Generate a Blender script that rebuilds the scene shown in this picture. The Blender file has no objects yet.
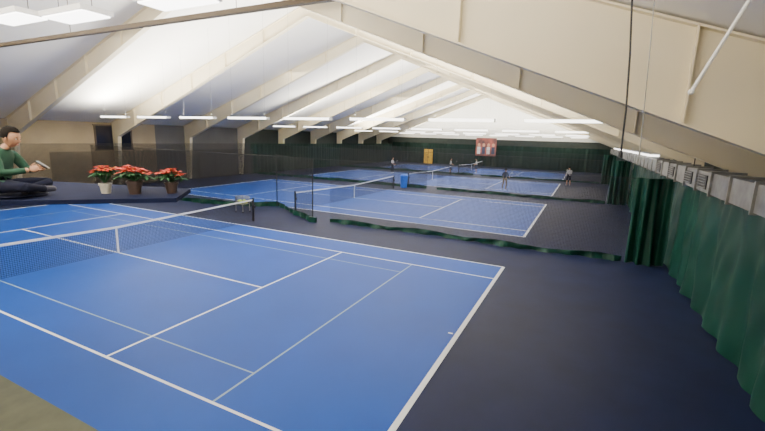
import bpy, bmesh, math, random
from mathutils import Matrix, Vector
random.seed(4)
C=bpy.context.scene.collection
# ---------------- camera -----------------
F=407.73; CAM=Vector((13.957,-8.0935,4.1507)); YAW,PIT,ROL=0.4546,-0.1897,0.0306
R=(Matrix.Rotation(YAW,3,'Z')@Matrix.Rotation(math.pi/2+PIT,3,'X')@Matrix.Rotation(ROL,3,'Z'))
cd=bpy.data.cameras.new("camera"); cam=bpy.data.objects.new("camera",cd); C.objects.link(cam)
cam.matrix_world=Matrix.Translation(CAM)@R.to_4x4(); cd.sensor_width=36; cd.lens=F*36/765; cd.clip_start=.05; cd.clip_end=300
bpy.context.scene.camera=cam
def bp(u,v,ax,val):
    d=R@Vector(((u-382.5)/F,-(v-215.5)/F,-1)); return CAM+d*((val-CAM[ax])/d[ax])
# ---------------- materials ----------------
def mat(name,col,rough=.6,metal=0,noise=0,nscale=5,bump=0,bscale=40,emit=None,es=1,spec=.5,col2=None):
    m=bpy.data.materials.new(name); m.use_nodes=True; nt=m.node_tree; b=nt.nodes["Principled BSDF"]
    b.inputs["Base Color"].default_value=(*col,1); b.inputs["Roughness"].default_value=rough; b.inputs["Metallic"].default_value=metal
    b.inputs["Specular IOR Level"].default_value=spec
    if noise or col2:
        tc=nt.nodes.new("ShaderNodeTexCoord"); n=nt.nodes.new("ShaderNodeTexNoise"); n.inputs["Scale"].default_value=nscale; n.inputs["Detail"].default_value=5
        r=nt.nodes.new("ShaderNodeValToRGB"); nt.links.new(tc.outputs["Object"],n.inputs["Vector"]); nt.links.new(n.outputs["Fac"],r.inputs["Fac"])
        r.color_ramp.elements[0].position=.3; r.color_ramp.elements[1].position=.7
        c2=col2 or tuple(c*(1-noise) for c in col); r.color_ramp.elements[0].color=(*c2,1); r.color_ramp.elements[1].color=(*col,1)
        nt.links.new(r.outputs["Color"],b.inputs["Base Color"])
    if bump:
        tc=nt.nodes.new("ShaderNodeTexCoord"); n=nt.nodes.new("ShaderNodeTexNoise"); n.inputs["Scale"].default_value=bscale
        bu=nt.nodes.new("ShaderNodeBump"); bu.inputs["Strength"].default_value=bump; nt.links.new(tc.outputs["Object"],n.inputs["Vector"])
        nt.links.new(n.outputs["Fac"],bu.inputs["Height"]); nt.links.new(bu.outputs["Normal"],b.inputs["Normal"])
    if emit:
        b.inputs["Emission Color"].default_value=(*emit,1); b.inputs["Emission Strength"].default_value=es
    return m
M={}
M['blue']=mat("court_blue",(.002,.052,.30),.5,noise=.14,nscale=.6,bump=.05,bscale=90,spec=.16)
M['navy']=mat("surround_navy",(.006,.011,.045),.6,noise=.3,nscale=1.2,bump=.08,bscale=90,spec=.16)
M['deck']=mat("reflection_deck_navy",(.008,.012,.04),.9,noise=.25,nscale=3,spec=.1)
M['line']=mat("line_white",(.75,.77,.8),.6)
M['faint']=mat("line_faint",(.2,.28,.34),.6)
M['olive']=mat("reflection_olive",(.085,.09,.055),.8,noise=.3,nscale=3)  # tint of a lobby reflection put into the colour
M['ceil']=mat("roof_insulation",(.93,.92,.88),.7,noise=.05,nscale=.5,bump=.15,bscale=2)
M['cream']=mat("frame_cream",(.84,.76,.56),.5,noise=.05,nscale=1)
M['wallcream']=mat("wall_cream",(.42,.34,.22),.8,noise=.15,nscale=1)
M['wallgrey']=mat("wall_grey",(.13,.13,.135),.8,noise=.2,nscale=1)
M['gable']=mat("gable_white",(.7,.7,.67),.8,noise=.06)
M['dark']=mat("backdrop_dark",(.012,.02,.018),.8,noise=.3,nscale=2)
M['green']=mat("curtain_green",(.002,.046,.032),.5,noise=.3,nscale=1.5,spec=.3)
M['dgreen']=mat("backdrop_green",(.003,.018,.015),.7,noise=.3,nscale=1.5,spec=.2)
M['net']=mat("net_black",(.012,.012,.015),.7)
M['metal']=mat("galvanised",(.3,.3,.29),.45,.5,noise=.45,nscale=4)
M['dmetal']=mat("dark_metal",(.03,.03,.035),.4,.5)
M['white']=mat("white_paint",(.8,.8,.8),.5)
M['brown']=mat("brown_steel",(.09,.065,.04),.6)
M['lamp']=mat("lamp_lens",(1,1,1),.5,emit=(1,.97,.9),es=5)
M['reflglow']=mat("lobby_reflection_glow",(1,1,1),.5,emit=(1,.97,.92),es=8)  # glow imitating lobby lights reflected in the glass
M['skin']=mat("skin",(.45,.24,.15),.5)
M['lip']=mat("lip",(.35,.12,.09),.6)
M['hair']=mat("hair_black",(.01,.008,.007),.85,spec=.12)
M['jgreen']=mat("jacket_green",(.012,.07,.04),.8,noise=.3,nscale=12)
M['jeans']=mat("dark_trousers",(.012,.014,.03),.9,spec=.1)
M['shoe']=mat("shoe_white",(.6,.6,.6),.6)
M['shoed']=mat("shoe_dark",(.03,.03,.05),.7)
M['shirtw']=mat("shirt_grey",(.5,.5,.52),.8)
M['shirtn']=mat("shirt_navy",(.03,.04,.08),.8)
M['shorts']=mat("shorts_khaki",(.25,.18,.1),.8)
M['red']=mat("bract_red",(.7,.045,.02),.6,noise=.4,nscale=20)
M['leaf']=mat("leaf_green",(.02,.09,.03),.6)
M['soil']=mat("soil",(.02,.012,.008),.9)
M['pot']=mat("pot_white",(.5,.48,.42),.4)
M['potd']=mat("pot_dark",(.05,.03,.025),.5)
M['binblue']=mat("bin_blue",(.01,.12,.6),.4)
M['yellow']=mat("yellow_paint",(.7,.42,.04),.6)
M['glass']=mat("window_dark",(.01,.012,.03),.1)
M['phone']=mat("phone_black",(.01,.01,.01),.3)
M['ball']=mat("ball_yellow",(.6,.75,.08),.8)
# ---------------- mesh helpers ----------------
class B:
    def __init__(s): s.v=[];s.f=[];s.m=[];s.mats=[]
    def mi(s,k):
        if k not in s.mats:s.mats.append(k)
        return s.mats.index(k)
    def face(s,pts,k):
        i=len(s.v); s.v+= [tuple(p) for p in pts]; s.f.append(tuple(range(i,i+len(pts)))); s.m.append(s.mi(k))
    def box(s,a,b,k,T=None):
        x0,y0,z0=a;x1,y1,z1=b; p=[Vector(q) for q in((x0,y0,z0),(x1,y0,z0),(x1,y1,z0),(x0,y1,z0),(x0,y0,z1),(x1,y0,z1),(x1,y1,z1),(x0,y1,z1))]
        if T is not None:p=[T@q for q in p]
        i=len(s.v); s.v+=[tuple(q) for q in p]
        for f in((0,3,2,1),(4,5,6,7),(0,1,5,4),(1,2,6,5),(2,3,7,6),(3,0,4,7)): s.f.append(tuple(i+j for j in f)); s.m.append(s.mi(k))
    def prism(s,poly,y0,y1,k):  # poly in XZ
        n=len(poly);i=len(s.v); s.v+=[(x,y0,z) for x,z in poly]+[(x,y1,z) for x,z in poly]
        s.f.append(tuple(i+j for j in range(n)));s.m.append(s.mi(k)); s.f.append(tuple(i+n+j for j in reversed(range(n))));s.m.append(s.mi(k))
        for j in range(n): s.f.append((i+j,i+(j+1)%n,i+n+(j+1)%n,i+n+j)[::-1]);s.m.append(s.mi(k))
    def prismz(s,poly,z0,z1,k):
        n=len(poly);i=len(s.v); s.v+=[(x,y,z0) for x,y in poly]+[(x,y,z1) for x,y in poly]
        s.f.append(tuple(i+j for j in reversed(range(n))));s.m.append(s.mi(k)); s.f.append(tuple(i+n+j for j in range(n)));s.m.append(s.mi(k))
        for j in range(n): s.f.append((i+j,i+(j+1)%n,i+n+(j+1)%n,i+n+j));s.m.append(s.mi(k))
    def tube(s,a,b,r,k,n=8,r2=None):
        a=Vector(a);b=Vector(b);r2=r if r2 is None else r2; d=(b-a).normalized(); u=d.orthogonal().normalized();w=d.cross(u);i=len(s.v)
        for p,rr in((a,r),(b,r2)):
            for j in range(n):
                t=2*math.pi*j/n; s.v.append(tuple(p+u*math.cos(t)*rr+w*math.sin(t)*rr))
        for j in range(n): s.f.append((i+j,i+(j+1)%n,i+n+(j+1)%n,i+n+j));s.m.append(s.mi(k))
        s.f.append(tuple(i+j for j in reversed(range(n))));s.m.append(s.mi(k)); s.f.append(tuple(i+n+j for j in range(n)));s.m.append(s.mi(k))
    def ell(s,c,r,k,seg=14,rings=9,T=None,fn=None):
        c=Vector(c);i0=len(s.v)
        for a in range(rings+1):
            th=math.pi*a/rings
            for b in range(seg):
                ph=2*math.pi*b/seg; n=Vector((math.sin(th)*math.cos(ph),math.sin(th)*math.sin(ph),math.cos(th)))
                if fn:n=fn(n)
                p=c+Vector((n.x*r[0],n.y*r[1],n.z*r[2])); s.v.append(tuple(T@p if T is not None else p))
        for a in range(rings):
            for b in range(seg):
                s.f.append((i0+a*seg+b,i0+(a+1)*seg+b,i0+(a+1)*seg+(b+1)%seg,i0+a*seg+(b+1)%seg));s.m.append(s.mi(k))
    def addmesh(s,me,k,T=None,fn=None):
        i=len(s.v)
        for v in me.vertices: s.v.append(tuple(T@v.co if T is not None else v.co))
        for p in me.polygons:
            s.f.append(tuple(i+j for j in p.vertices)); s.m.append(s.mi(fn(p.center) if fn else k))
    def obj(s,name,parent=None,loc=None,rot=None,smooth=False):
        me=bpy.data.meshes.new(name); me.from_pydata(s.v,[],s.f)
        for k in s.mats: me.materials.append(M[k])
        for p,m in zip(me.polygons,s.m): p.material_index=m; p.use_smooth=smooth
        me.update(); o=bpy.data.objects.new(name,me); C.objects.link(o)
        if parent:o.parent=parent
        if loc is not None:o.location=loc
        if rot:o.rotation_euler=rot
        return o
# ---------------- shell ----------------
XW=18.0; Y0=-8.7; Y1=58.5; RH=10.95; SL=.353
zr=lambda x:RH-SL*abs(x)
YC=bp(250,150,0,-17).y; YG=bp(157,150,0,-17.9).y
b=B(); b.box((-XW-.2,Y0-.2,-.2),(XW+.2,Y1+.2,0),'navy'); b.obj("floor")
b=B(); b.prism([(-XW-.3,zr(XW+.3)),(0,RH),(XW+.3,zr(XW+.3)),(XW+.3,zr(XW+.3)+.2),(0,RH+.2),(-XW-.3,zr(XW+.3)+.2)],Y0-.2,Y1+.2,'ceil'); b.obj("ceiling")
ze=zr(XW)
b=B(); b.box((XW,Y0,0),(XW+.2,Y1,ze+.05),'dark'); b.obj("wall_right")
b=B(); b.box((-XW-.2,Y0,0),(-XW,YG,ze+.05),'wallcream'); b.box((-XW-.2,YG,0),(-XW,YC,ze+.05),'wallgrey'); b.box((-XW-.2,YC,0),(-XW,Y1,ze+.05),'dark'); b.obj("wall_left")
b=B(); b.box((-XW,Y1,0),(XW,Y1+.2,4.3),'dark')
b.prism([(-XW,4.3),(XW,4.3),(XW,ze),(0,RH+.05),(-XW,ze)],Y1,Y1+.2,'gable'); b.obj("wall_back")
b=B(); b.prism([(-XW,0),(XW,0),(XW,ze),(0,RH+.05),(-XW,ze)],Y0-.2,Y0,'wallcream'); b.obj("wall_front")
# ---------------- frames ----------------
FY=[-1.56+6.165*k for k in range(10)]
for y in FY:
    if y>Y1-.5: continue
    b=B(); hw=.13
    for s in(-1,1):
        def P(x,z): return (s*x,z)
        def pr(poly,y0,y1):
            poly=[P(*p) for p in poly]
            if s<0: poly=poly[::-1]
            b.prism(poly,y0,y1,'cream')
        zi=lambda x:10.3-.39*x
        pr([(0,zi(0)),(17.1,zi(17.1)),(17.9,zr(17.9)-.03),(0,zr(0)-.03)],y-.012,y+.012)
        pr([(0,zi(0)-.03),(17.1,zi(17.1)-.03),(17.1,zi(17.1)),(0,zi(0))],y-hw,y+hw)
        pr([(0,zr(0)-.06),(17.9,zr(17.9)-.06),(17.9,zr(17.9)-.03),(0,zr(0)-.03)],y-hw,y+hw)
        pr([(17.1,zi(17.1)),(17.45,0),(17.9,0),(17.9,zr(17.9)-.03)],y-.012,y+.012)
        pr([(17.07,zi(17.1)-.03),(17.42,0),(17.45,0),(17.1,zi(17.1))],y-hw,y+hw)
        for xs in(3,6,9,12,15): pr([(xs,zi(xs)),(xs+.02,zi(xs)),(xs+.02,zr(xs)-.05),(xs,zr(xs)-.05)],y-hw,y+hw)
    b.obj("roof_frame")
# ---------------- courts ----------------
PITCH=15.95
def court(cy,blended):
    b=B(); L=11.885;W=5.485;S=4.115
    b.box((-L,cy-W,.0005),(L,cy+W,.004),'blue')
    def ln(x0,y0,x1,y1,k='line',h=.007): b.box((x0,cy+y0,.002),(x1,cy+y1,h),k)
    w=.025
    for s in(-1,1):
        ln(-L,s*W-w*1.2,L,s*W+w*1.2); ln(-L,s*S-w,L,s*S+w,h=.0075)
        ln(s*L-.05,-W,s*L+.05,W,h=.008); ln(s*6.4-w,-S,s*6.4+w,S,h=.008)
        ln(s*(L-.15)-.05,-w,s*(L-.15)+.05,w)
        if blended:
            ln(-9.144,s*3.2-.016,9.144,s*3.2+.016,'faint',.005)
            ln(s*9.144-.02,-S,s*9.144+.02,S,'faint',.0055)
    ln(-6.4,-w,6.4,w)
    b.obj("tennis_court")
def ribbons(b,p0,p1,zt0,ztm,zb,pitch,w,k,sag=None):
    p0=Vector(p0);p1=Vector(p1);L=(p1-p0).length;d=(p1-p0)/L;n=int(L/pitch)
    top=lambda t: zt0+(ztm-zt0)*(1-abs(2*t-1))
    for i in range(n+1):
        t=i/n;p=p0.lerp(p1,t);a=p-d*w/2;c=p+d*w/2
        b.face([(a.x,a.y,zb),(c.x,c.y,zb),(c.x,c.y,top(t)),(a.x,a.y,top(t))],k)
    m=int((zt0-zb)/pitch);N=16
    for j in range(m):
        for i in range(N):
            t0,t1=i/N,(i+1)/N;a=p0.lerp(p1,t0);c=p0.lerp(p1,t1)
            za=zb+(top(t0)-zb)*j/m;zc=zb+(top(t1)-zb)*j/m
            b.face([(a.x,a.y,za),(c.x,c.y,zc),(c.x,c.y,zc+w),(a.x,a.y,za+w)],k)
def net(cy):
    b=B(); H=1.07;h=.914;W=6.4
    ribbons(b,(0,cy-W,0),(0,cy+W,0),H-.06,h-.06,.03,.055,.011,'net')
    N=16
    for i in range(N):
        t0,t1=i/N,(i+1)/N;y0=cy-W+2*W*t0;y1=cy-W+2*W*t1
        f=lambda t:H+(h-H)*(1-abs(2*t-1))
        z0,z1=f(t0),f(t1)
        for x in(-.012,.012): b.face([(x,y0,z0-.065),(x,y1,z1-.065),(x,y1,z1),(x,y0,z0)],'line')
        b.face([(-.012,y0,z0),(.012,y0,z0),(.012,y1,z1),(-.012,y1,z1)],'line')
    for s in(-1,1):
        b.tube((0,cy+s*W,.008),(0,cy+s*W,1.1),.045,'dmetal',12); b.tube((0,cy+s*W,1.1),(0,cy+s*W,1.13),.055,'dmetal',12)
        b.box((-.02,cy+s*W-.02 -s*.05,.01),(.02,cy+s*W+.02-s*.05,1.05),'dmetal')
        b.box((.04,cy+s*W-.03,.65),(.12,cy+s*W+.03,.78),'dmetal')
    b.box((-.016,cy-.03,.01),(.016,cy+.03,h+.004),'line')
    b.obj("tennis_net")
for k in range(4): court(k*PITCH,k==0); net(k*PITCH)
b=B(); b.box((-12,Y0+.02,.0),(9.9,-5.3,.012),'olive'); b.obj("floor_reflection_tint")  # thin slab painted with the olive lobby reflection, hides the sideline
# ---------------- curtains ----------------
def wavy(b,pts,z0f,z1f,k,amp=.07,wl=.55,step=.07,seed=0,flare=0,rows=7,wr=0):
    rnd=random.Random(seed); ph=rnd.random()*6
    P=[Vector((*p,0)) for p in pts]; s=0; cols=[]
    tot=sum((P[i+1]-P[i]).length for i in range(len(P)-1))
    for i in range(len(P)-1):
        a,c=P[i],P[i+1];L=(c-a).length;d=(c-a)/L;nrm=Vector((-d.y,d.x,0));n=max(2,int(L/step))
        for j in range(n+(i==len(P)-2)):
            q=a+d*L*j/n; ss=s+L*j/n; col=[]
            for r in range(rows):
                t=r/(rows-1); A=amp*(.35+.8*(1-t))
                o=A*math.sin(ss*2*math.pi/wl+ph+.9*math.sin(ss*1.3)+1.2*math.sin(ss*.37))+A*.6*math.sin(ss*2*math.pi/wl*.43+2*t)+flare*(1-t)
                if wr: o+=wr*math.sin(ss*7.3+4*t+2*math.sin(ss*2.1))*math.sin(t*9+ss*1.9)+wr*.7*math.sin(ss*3.1-6*t)
                z=z0f(ss/tot)+(z1f(ss/tot)-z0f(ss/tot))*t
                p=q+nrm*o; col.append((p.x,p.y,z))
            cols.append(col)
        s+=L
    i0=len(b.v)
    for c in cols:b.v+=c
    for i in range(len(cols)-1):
        for r in range(rows-1):
            a=i0+i*rows+r; b.f.append((a,a+rows,a+rows+1,a+1)); b.m.append(b.mi(k))
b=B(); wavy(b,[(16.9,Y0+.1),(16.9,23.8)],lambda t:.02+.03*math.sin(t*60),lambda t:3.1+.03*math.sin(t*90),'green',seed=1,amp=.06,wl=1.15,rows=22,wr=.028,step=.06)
b.obj("wall_curtain",smooth=True)
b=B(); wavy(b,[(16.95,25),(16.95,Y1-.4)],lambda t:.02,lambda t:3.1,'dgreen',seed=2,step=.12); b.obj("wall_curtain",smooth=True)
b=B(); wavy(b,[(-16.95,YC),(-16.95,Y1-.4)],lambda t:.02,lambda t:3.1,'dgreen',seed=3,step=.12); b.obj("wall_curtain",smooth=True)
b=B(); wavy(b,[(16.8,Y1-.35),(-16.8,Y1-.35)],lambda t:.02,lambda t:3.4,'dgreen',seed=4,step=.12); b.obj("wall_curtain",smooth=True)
b=B(); ribbons(b,(-16.9,-2,0),(-16.9,YC,0),3.1,3.1,.05,.06,.014,'net'); ribbons(b,(-16.6,6,0),(-16.6,YC,0),2.6,2.6,.05,.06,.014,'net'); b.tube((-16.9,-2,3.1),(-16.9,YC,3.1),.012,'net',6); b.obj("backstop_netting")
def divider(y,k):
    b=B()
    wavy(b,[(15.6,y+.05),(16.1,y-.12),(16.5,y+.12),(16.72,y)],lambda t:.02,lambda t:3.05,'green',amp=.12,wl=.35,step=.03,seed=10+k)
    b.obj("divider_curtain",smooth=True); b=B()
    path=[(15.5,y+.1),(12,y-.15),(8,y+.05),(5,y-.12),(3.1,y-.1)]
    wavy(b,path,lambda t:.005,lambda t:.2+.04*math.sin(t*23),'green',amp=.07,wl=.8,step=.12,seed=20+k)
    for i in range(len(path)-1): ribbons(b,(*path[i],0),(*path[i+1],0),3.0,3.0,.2,.05,.007,'net')
    b.tube((3.1,y,3.02),(15.6,y,3.02),.012,'net',6)
    b.obj("court_divider_netting"); b=B()
    p2=[(2.4,y-.55),(.6,y+.35),(-1.0,y+1.5),(-1.9,y+1.9),(-3,y+1.0),(-6,y+.1),(-16.5,y)] if k==0 else [(2.2,y-.1),(-8,y+.05),(-16.5,y)]
    wavy(b,p2,lambda t:.005,lambda t:.25+.04*math.sin(t*30),'green',amp=.05,wl=.8,step=.12,seed=30+k)
    for i in range(len(p2)-1): ribbons(b,(*p2[i],0),(*p2[i+1],0),3.0,3.0,.2,.05,.010,'net')
    b.tube((-16.5,y,3.02),(3.1,y,3.02),.012,'net',6)
    if k==0:
        for q in((2.4,y-.55),(-1.9,y+1.9)): b.tube((*q,0),(*q,3.02),.03,'net',8)
        b.box((2.2,y-.62,0),(2.6,y-.5,.25),'green')
    b.obj("court_divider_netting",smooth=False)
for k in range(3): divider(8.4+PITCH*k,k)
def cable(pts,yy,r,k):
    P=[bp(u,v,1,yy) for u,v in pts]; P.insert(0,Vector((P[0].x,yy,zr(P[0].x)))); b=B()
    for a,c in zip(P,P[1:]): b.tube(a,c,r,k,6)
    b.tube(P[-1],P[-1]-Vector((0,0,.05)),r*2,k,8); b.obj("hanging_cable")
cable([(632,2),(630,55),(626,110),(621,152)],-3.9,.008,'net')
cable([(654,5),(650,50),(643,120),(640,150)],-3.6,.0045,'metal')
cable([(511,2),(509,26)],1.0,.012,'metal')
# ---------------- ducts ----------------
b=B(); 
b.box((16.35,-8,3.18),(16.85,45,3.62),'metal')
y=-7.5
while y<45:
    b.box((16.31,y-.03,3.14),(16.89,y+.03,3.66),'metal'); y+=1.25
for y in(3.2,4.6,7.0,9.5):
    b.box((16.33,y-.35,3.25),(16.36,y+.35,3.55),'dmetal')
    for j in range(5): b.box((16.30,y-.33,3.27+j*.06),(16.34,y+.33,3.285+j*.06),'metal')
for y in FY[:8]: b.tube((16.6,y+1,3.62),(16.6,y+1,zr(16.6)-.02),.012,'dmetal',6)
b.obj("air_duct")
b=B(); b.box((16.2,11,3.72),(16.5,36,3.8),'lamp'); b.box((16.18,11,3.8),(16.52,36,3.84),'white')
for y in range(12,36,4): b.tube((16.32,y,3.84),(16.32,y,zr(16.32)-.02),.008,'white',5)
b.obj("strip_light")
# ---------------- hanging lights ----------------
def fixture(x,y,z,L=2.6):
    b=B(); b.prism([(x-L/2,z),(x+L/2,z),(x+L/2,z+.03),(x-L/2,z+.03)],y-.12,y+.12,'lamp')
    for s in(-1,1): b.box((x-L/2,y+s*.12-.01,z),(x+L/2,y+s*.12+.01,z+.1),'lamp')
    for s in(-1,1):
        b.box((x+s*L/2-.01,y-.13,z-.01),(x+s*L/2+.01,y+.13,z+.11),'white')
        xx=x+s*(L/2-.2); b.tube((xx,y,z+.03),(xx,y,zr(xx)),.003,'metal',4)
    return b.obj("hanging_light_fixture")
def alight(name,loc,sx,sy,power,up,col=(1,.93,.80)):
    l=bpy.data.lights.new(name,'AREA'); l.shape='RECTANGLE'; l.size=sx;l.size_y=sy;l.energy=power;l.color=col
    o=bpy.data.objects.new(name,l); C.objects.link(o); o.location=loc
    if up:o.rotation_euler=(math.pi,0,0)
    return o
for y in(-6.5,8.0,24.2,40.2,55):
    z=4.85
    if y>0:
        for i in range(8): fixture(-12.8+i*3.7,y,z)
    alight("row_uplight",(0,y,z+.2),28,.25,5200 if y>0 else 3000,True)
for cy in range(4):
    alight("court_fill_light",(-1,cy*PITCH,8.6),16,8,900 if cy==0 else 1300,False)  # added fill over each court, no fixture stands for it
o=alight("unseen_front_fill",(6,Y0+.15,6.2),16,2.2,650,False); o.rotation_euler=(math.radians(90),0,0)  # added unseen fill behind the camera, brightens the roof frames
for (u,v) in((15,20),(76,18),(178,3)):  # reflected lobby lights, imitated by glowing panels hung in the hall
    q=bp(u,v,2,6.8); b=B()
    b.box((q.x-.85,q.y-.32,6.8),(q.x+.85,q.y+.32,6.84),'reflglow'); b.box((q.x-.9,q.y-.37,6.83),(q.x+.9,q.y+.37,6.95),'white')
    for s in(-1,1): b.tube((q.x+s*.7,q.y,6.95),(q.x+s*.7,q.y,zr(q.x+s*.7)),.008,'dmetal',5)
    b.obj("lobby_light_reflection")
q0=bp(0,45,2,7.1); q1=bp(312,0,2,7.1)  # reflected lobby ceiling trim, imitated by a solid brown bar
d=(q1-q0); 
b=B(); a0=q0-d*.35; a1=q1+d*.35
T=Matrix.Translation(a0)@Matrix.Rotation(math.atan2(d.y,d.x),4,'Z'); LL=(a1-a0).length
b.box((0,-.04,-.06),(LL,.04,.06),'brown',T=T); b.box((0,-.07,-.07),(LL,.07,-.06),'brown',T=T)
for t in(.1,.4,.7,.95):
    p=a0.lerp(a1,t); b.tube(p,(p.x,p.y,zr(p.x)),.01,'brown',5)
b.obj("lobby_trim_reflection")
a=bp(752,-4,1,-4.2); c=bp(691,92,1,-4.2); b=B(); b.tube(a,c,.013,'white',8); b.ell(c,(.022,.022,.022),'white',8,6); b.obj("roof_brace")
# ---------------- back wall things ----------------
p=bp(486,147,1,Y1-.6); 
M['poster']=mat("banner_print",(.4,.1,.07),.6,col2=(.02,.02,.03),nscale=.9)
b=B(); b.box((p.x-1.6,Y1-.66,p.z-1.4),(p.x+1.6,Y1-.62,p.z+1.4),'poster')
for i in range(4):
    b.ell((p.x-1.1+i*.75,Y1-.67,p.z+.3),(.22,.02,.28),'skin',10,6); b.box((p.x-1.35+i*.75,Y1-.69,p.z-1.1),(p.x-.85+i*.75,Y1-.665,p.z),'shirtn' if i%2 else 'shirtw')
b.obj("wall_banner")
p=bp(428,160,1,Y1-.6)
b=B(); b.box((p.x-.75,Y1-.6,0),(p.x+.75,Y1-.5,2.4),'yellow'); b.box((p.x-.02,Y1-.63,.05),(p.x+.02,Y1-.6,2.35),'brown')
for s in(-1,1): b.box((p.x+s*.1-.03,Y1-.65,1.0),(p.x+s*.1+.03,Y1-.6,1.2),'dmetal')
b.obj("door_1")
wa=bp(97,150,0,-17.9); wb=bp(130,118,0,-17.9)
z0,z1=wa.z,min(wb.z,4.4)
b=B(); b.box((-17.98,wa.y,z0),(-17.94,wb.y,z1),'glass')
for zz in(z0,z1): b.box((-17.98,wa.y-.1,zz-.05),(-17.9,wb.y+.1,zz+.05),'brown')
for yy in(wa.y,(wa.y+wb.y)/2,wb.y): b.box((-17.98,yy-.05,z0),(-17.9,yy+.05,z1),'brown')
b.obj("window_1")
# ---------------- ball cart, bin ----------------
p=bp(243,212,2,0); b=B()
for sx in(-.25,.25):
    for sy in(-.25,.25): b.tube((sx,sy,.05),(sx*.9,sy*.9,.85),.02,'metal',6); b.ell((sx,sy,.04),(.04,.02,.04),'net',8,6)
for z in(.45,.6,.75,.85):
    for s in(-1,1): b.tube((-.25,s*.25,z),(.25,s*.25,z),.012,'metal',5); b.tube((s*.25,-.25,z),(s*.25,.25,z),.012,'metal',5)
for i in range(9):
    t=-.25+i*.0625
    for s in(-1,1): b.tube((t,s*.25,.45),(t,s*.25,.85),.005,'metal',4); b.tube((s*.25,t,.45),(s*.25,t,.85),.005,'metal',4)
b.box((-.25,-.25,.44),(.25,.25,.46),'metal')
for i in range(60): b.ell((random.uniform(-.2,.2),random.uniform(-.2,.2),.49+.05*(i//15)),(.033,.033,.033),'ball',7,5)
b.obj("ball_cart",loc=(p.x,p.y,0))
p=bp(406,187,2,0); b=B()
b.tube((0,0,.02),(0,0,.95),.27,'binblue',20,.33); b.tube((0,0,.95),(0,0,1.0),.36,'binblue',20); b.ell((0,0,1.0),(.33,.33,.14),'binblue',18,8)
for s in(-1,1): b.box((-.06,s*.34-.02,.75),(.06,s*.34+.02,.8),'binblue')
b.obj("recycling_bin",loc=(p.x,p.y-.5,0))
# ---------------- added deck, holds the lobby reflections modelled as solids ----------------
DZ=3.24
b=B(); poly=[(3.5,Y0+.01),(5.4,Y0+.01),(7.45,-5.85),(8.95,-4.35),(8.3,-3.6),(5.0,-4.6)]
b.prismz(poly,DZ-.06,DZ,'deck')
for x in(4.0,5.2): b.tube((x,Y0+.02,1.2),(x+.8,-6.6,DZ-.06),.06,'dmetal',8)
b.obj("reflection_deck")
# ---------------- reflected lobby plants ----------------
def leafq(b,o,d,L,W,k,droop=.25):
    d=Vector(d).normalized(); side=d.cross(Vector((0,0,1)));side=side.normalized() if side.length>.01 else Vector((1,0,0)); up=side.cross(d)
    o=Vector(o); pts=[]
    for t,w in((0,.0),(.25,.7),(.5,1),(.8,.5),(1,0)):
        pts.append((o+d*L*t-Vector((0,0,1))*droop*L*t*t, w*W/2))
    for (p,w),(q,x) in zip(pts,pts[1:]):
        b.face([p-side*w+up*w*.3,p,q,q-side*x+up*x*.3],k); b.face([p,p+side*w+up*w*.3,q+side*x+up*x*.3,q],k)
def reflected_poinsettia(loc,s,pk,hb=0):
    b=B(); h=.2*s
    b.tube((0,0,0),(0,0,h),.085*s,pk,16,.115*s); b.tube((0,0,h-.02),(0,0,h+.01),.125*s,pk,16); b.tube((0,0,h+.005),(0,0,h+.015),.11*s,'soil',16)
    for i in range(13):
        a=i*2.4; r=.17*s*math.sqrt((i+.3)/13); hh=h+hb+(.24-.6*r)*s+random.uniform(-.04,.04)
        tip=Vector((math.cos(a)*r*1.25,math.sin(a)*r*1.25,hh)); b.tube((0,0,h),tip,.006,'leaf',5)
        for j in range(8):
            t=j*.785+i; leafq(b,tip,(math.cos(t),math.sin(t),random.uniform(.05,.7)),.12*s*random.uniform(.8,1.15),.06*s,'red')
        for j in range(6):
            t=j*1.05+i*.5; leafq(b,tip-Vector((0,0,.06*s)),(math.cos(t),math.sin(t),random.uniform(-.2,.2)),.14*s,.075*s,'leaf')
        for j in range(4): b.ell(tip+Vector((random.uniform(-.012,.012),random.uniform(-.012,.012),.012)),(.007,.007,.007),'yellow',6,4)
    b.obj("poinsettia_plant",loc=loc)
reflected_poinsettia((7.83,-4.63,DZ),.68,'pot',.07); reflected_poinsettia((8.18,-4.43,DZ),.88,'potd'); reflected_poinsettia((8.5,-4.08,DZ),.78,'potd')  # plants reflected from the lobby, modelled solid
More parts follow.
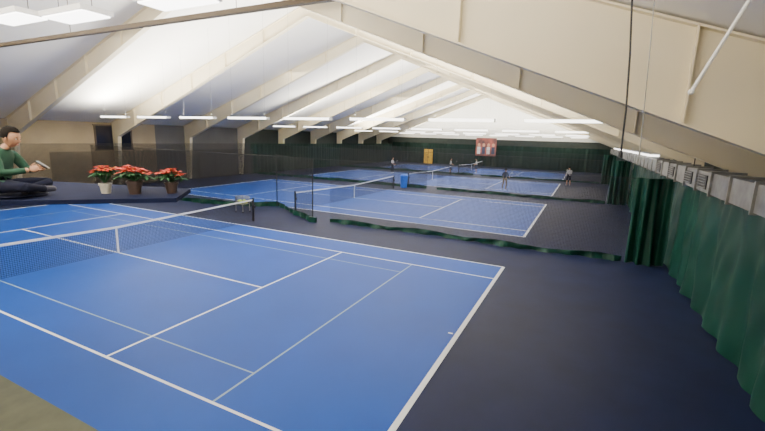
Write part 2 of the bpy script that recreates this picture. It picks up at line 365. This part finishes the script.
# ---------------- people ----------------
def skin_mesh(V,E,Rr,sub=2):
    me=bpy.data.meshes.new("tmp"); me.from_pydata(V,E,[]); o=bpy.data.objects.new("tmp",me); C.objects.link(o)
    sm=o.modifiers.new("s",'SKIN'); sm.branch_smoothing=.6
    for i,r in enumerate(Rr):
        rr=r if isinstance(r,tuple) else (r,r); me.skin_vertices[0].data[i].radius=rr; me.skin_vertices[0].data[i].use_root=(i==0)
    ss=o.modifiers.new("u",'SUBSURF'); ss.levels=sub; ss.render_levels=sub
    dg=bpy.context.evaluated_depsgraph_get(); out=bpy.data.meshes.new_from_object(o.evaluated_get(dg)); bpy.data.objects.remove(o); return out
def segd(p,a,c):
    a=Vector(a);c=Vector(c);d=c-a;t=max(0,min(1,(p-a).dot(d)/max(d.dot(d),1e-9)));return (p-a-d*t).length
def human(name,J,top,bot,shoe,loc,rotz,scale=1,headrot=(0,0),sleeve=True,longleg=True,stripe=None,prop=None,hair='hair'):
    names=['pel','sp','ch','nk','hb','shL','elL','wrL','shR','elR','wrR','hiL','knL','anL','toL','hiR','knR','anR','toR']
    rad={'pel':(.14,.12),'sp':(.135,.115),'ch':(.15,.12),'nk':.06,'hb':.052,'sh':.075,'el':.05,'wr':.034,'hi':.1,'kn':.065,'an':.045,'to':.038}
    J=dict(J); h=Vector(J['head']); J['hb']=tuple(Vector(J['nk']).lerp(h,.45))
    V=[J[n] for n in names]; Rr=[rad.get(n,rad.get(n[:2])) for n in names]
    ed=[('pel','sp'),('sp','ch'),('ch','nk'),('nk','hb')]
    for s in'LR': ed+=[('ch','sh'+s),('sh'+s,'el'+s),('el'+s,'wr'+s),('pel','hi'+s),('hi'+s,'kn'+s),('kn'+s,'an'+s),('an'+s,'to'+s)]
    me=skin_mesh(V,[(names.index(a),names.index(c)) for a,c in ed],Rr)
    def pick(p):
        best=min(ed,key=lambda e:segd(p,J[e[0]],J[e[1]])); e=best[1][:2]
        if best[1]=='hb': return 'skin'
        if e in('sp','ch','nk'): return top
        if e=='sh': return stripe or top
        if e=='el': return top
        if e=='wr': return top if sleeve and (p-Vector(J[best[1]])).length>.05 else 'skin'
        if e in('hi','kn'): return bot
        if e=='an': return bot if longleg else 'skin'
        return shoe
    b=B(); b.addmesh(me,None,fn=pick)
    for s in'LR':
        w=Vector(J['wr'+s]); d=(w-Vector(J['el'+s])).normalized(); tgt=Vector(J.get('grip'+s,tuple(w+d*.1))); d=(tgt-w).normalized()
        sd=Vector(J.get('side'+s,(0,0,1))); sd=(sd-d*sd.dot(d)).normalized(); nrm=d.cross(sd)*(1 if s=='L' else -1)
        b.ell((0,0,0),(.052,.042,.02),'skin',12,8,T=Matrix.Translation(w+d*.045)@Matrix((d,sd,nrm)).transposed().to_4x4())
        for i,(o,L) in enumerate(((.03,.072),(.01,.08),(-.01,.074),(-.03,.058))):
            r=w+d*.07+sd*o; k1=r+d*L*.45+nrm*.006; k2=k1+d*L*.25+nrm*.022; k3=k2+nrm*.022-d*.004
            b.addmesh(skin_mesh([r,k1,k2,k3],[(0,1),(1,2),(2,3)],[.009,.0085,.008,.007],1),'skin')
        r=w+d*.03+sd*.03; b.addmesh(skin_mesh([r,r+d*.025+sd*.025,r+d*.055+sd*.028+nrm*.015],[(0,1),(1,2)],[.012,.01,.008],1),'skin')
    T=Matrix.Translation(h)@Matrix.Rotation(headrot[1],4,'Z')@Matrix.Rotation(headrot[0],4,'Y')
    def hf(n):
        n=n.copy()
        if n.z<0: k=1+.28*n.z; n.y*=k; n.x=n.x*k+ .12*max(0,-n.z)
        if n.x>.6 and abs(n.y)<.26 and -.35<n.z<.12: n.x+=.26*(1-abs(n.y)/.26)*(1-abs(n.z+.15)/.3 if abs(n.z+.15)<.3 else 0)
        if n.x>.3 and abs(n.z-.08)<.12 and .2<abs(n.y)<.6: n.x-=.07
        return n
    b.ell((0,0,0),(.098,.076,.12),'skin',36,28,T=T,fn=hf)
    for s in(-1,1):
        b.ell((-.002,s*.077,-.012),(.018,.01,.032),'skin',8,6,T=T); b.ell((.083,s*.03,.008),(.009,.013,.007),'white',8,6,T=T); b.ell((.090,s*.03,.008),(.004,.006,.006),'net',8,6,T=T)
        b.ell((.089,s*.031,.027),(.006,.017,.004),hair,8,5,T=T)
    b.ell((.088,0,-.062),(.010,.024,.007),'lip',8,6,T=T)
    def hr(n):
        n=n.copy()
        if n.x>.3 and n.z<.42: n.x=.3-.5*(n.x-.3)
        if n.z<-.35 : n.z=-.35
        n*=1+.035*math.sin(n.y*17)*math.sin(n.z*13); return n
    b.ell((-.012,0,.026),(.108,.088,.118),hair,32,22,T=T,fn=hr)
    if prop: prop(b,J)
    o=b.obj(name,loc=loc,rot=(0,0,rotz),smooth=True); o.scale=(scale,)*3; return o
seat=dict(pel=(0,0,.13),sp=(-.02,0,.29),ch=(.03,0,.46),nk=(.09,0,.59),head=(.165,0,.72),
 shL=(.05,.17,.52),elL=(.16,.25,.3),wrL=(.38,.1,.33),shR=(.05,-.17,.52),elR=(.16,-.25,.3),wrR=(.38,-.1,.33),
 gripL=(.47,.05,.37),gripR=(.47,-.05,.37),sideL=(0,-.3,1),sideR=(0,.3,1),
 hiL=(.02,.1,.12),knL=(.4,.3,.14),anL=(.27,-.08,.07),toL=(.36,-.2,.06),hiR=(.02,-.1,.12),knR=(.4,-.3,.14),anR=(.4,.1,.07),toR=(.5,.2,.06))
def phone(b,J): b.box((-.004,-.038,-.075),(.004,.038,.075),'phone',T=Matrix.Translation((.47,0,.39))@Matrix.Rotation(-.9,4,'Y'))
human("reflected_seated_man",seat,'jgreen','jeans','shoed',(7.2,-5.55,DZ+.02),math.radians(38),1.03,(.3,-.1),prop=phone)  # man reflected from the lobby, modelled solid on the added deck
b=B(); b.ell((0,0,.022),(.36,.34,.022),'jeans',24,8); b.obj("reflection_deck_cushion",loc=(7.24,-5.44,DZ+.003),smooth=True)
stand=dict(pel=(0,0,.95),sp=(.01,0,1.1),ch=(.02,0,1.32),nk=(.03,0,1.48),head=(.06,0,1.63),
 shL=(.02,.18,1.4),elL=(.05,.25,1.12),wrL=(.25,.2,.98),shR=(.02,-.18,1.4),elR=(.05,-.26,1.12),wrR=(.27,-.25,1.02),
 hiL=(0,.1,.9),knL=(.05,.15,.5),anL=(-.02,.18,.07),toL=(.14,.2,.035),hiR=(0,-.1,.9),knR=(.05,-.15,.5),anR=(-.04,-.17,.07),toR=(.12,-.2,.035))
def racket(b,J):
    w=Vector(J['wrR'])+Vector((.07,0,0)); d=Vector((.6,.1,.7)).normalized(); b.tube(w-d*.05,w+d*.33,.014,'net',8)
    c=w+d*.48; u=d; v=Vector((0,1,0)); pr=None
    for i in range(21):
        t=i*math.pi/10; p=c+u*.16*math.cos(t)+v*.12*math.sin(t)
        if pr is not None:b.tube(pr,p,.01,'net',6)
        pr=p
    for i in range(-4,5):
        k=i/5; b.tube(c+v*.12*k-u*.16*math.sqrt(1-k*k),c+v*.12*k+u*.16*math.sqrt(1-k*k),.0015,'white',3); b.tube(c+u*.16*k-v*.12*math.sqrt(1-k*k),c+u*.16*k+v*.12*math.sqrt(1-k*k),.0015,'white',3)
for (u,v),t,bo,ll,rz in (((568,185.5),'shirtw','jeans',False,2.2),((504,189.5),'shirtn','shorts',True,1.2),((392,173),'shirtw','jeans',True,0),((450,173),'shirtw','shirtn',False,.5),((476,173),'shirtw','shirtn',False,3.5)):
    p=bp(u,v,2,0); p.y=min(p.y,56)
    human("tennis_player",stand,t,bo,'shoe',(p.x,p.y,.006),rz,1.05,sleeve=False,longleg=ll,prop=racket)
# world
w=bpy.data.worlds.new("world"); bpy.context.scene.world=w; w.use_nodes=True; w.node_tree.nodes["Background"].inputs[0].default_value=(.5,.55,.6,1); w.node_tree.nodes["Background"].inputs[1].default_value=.2
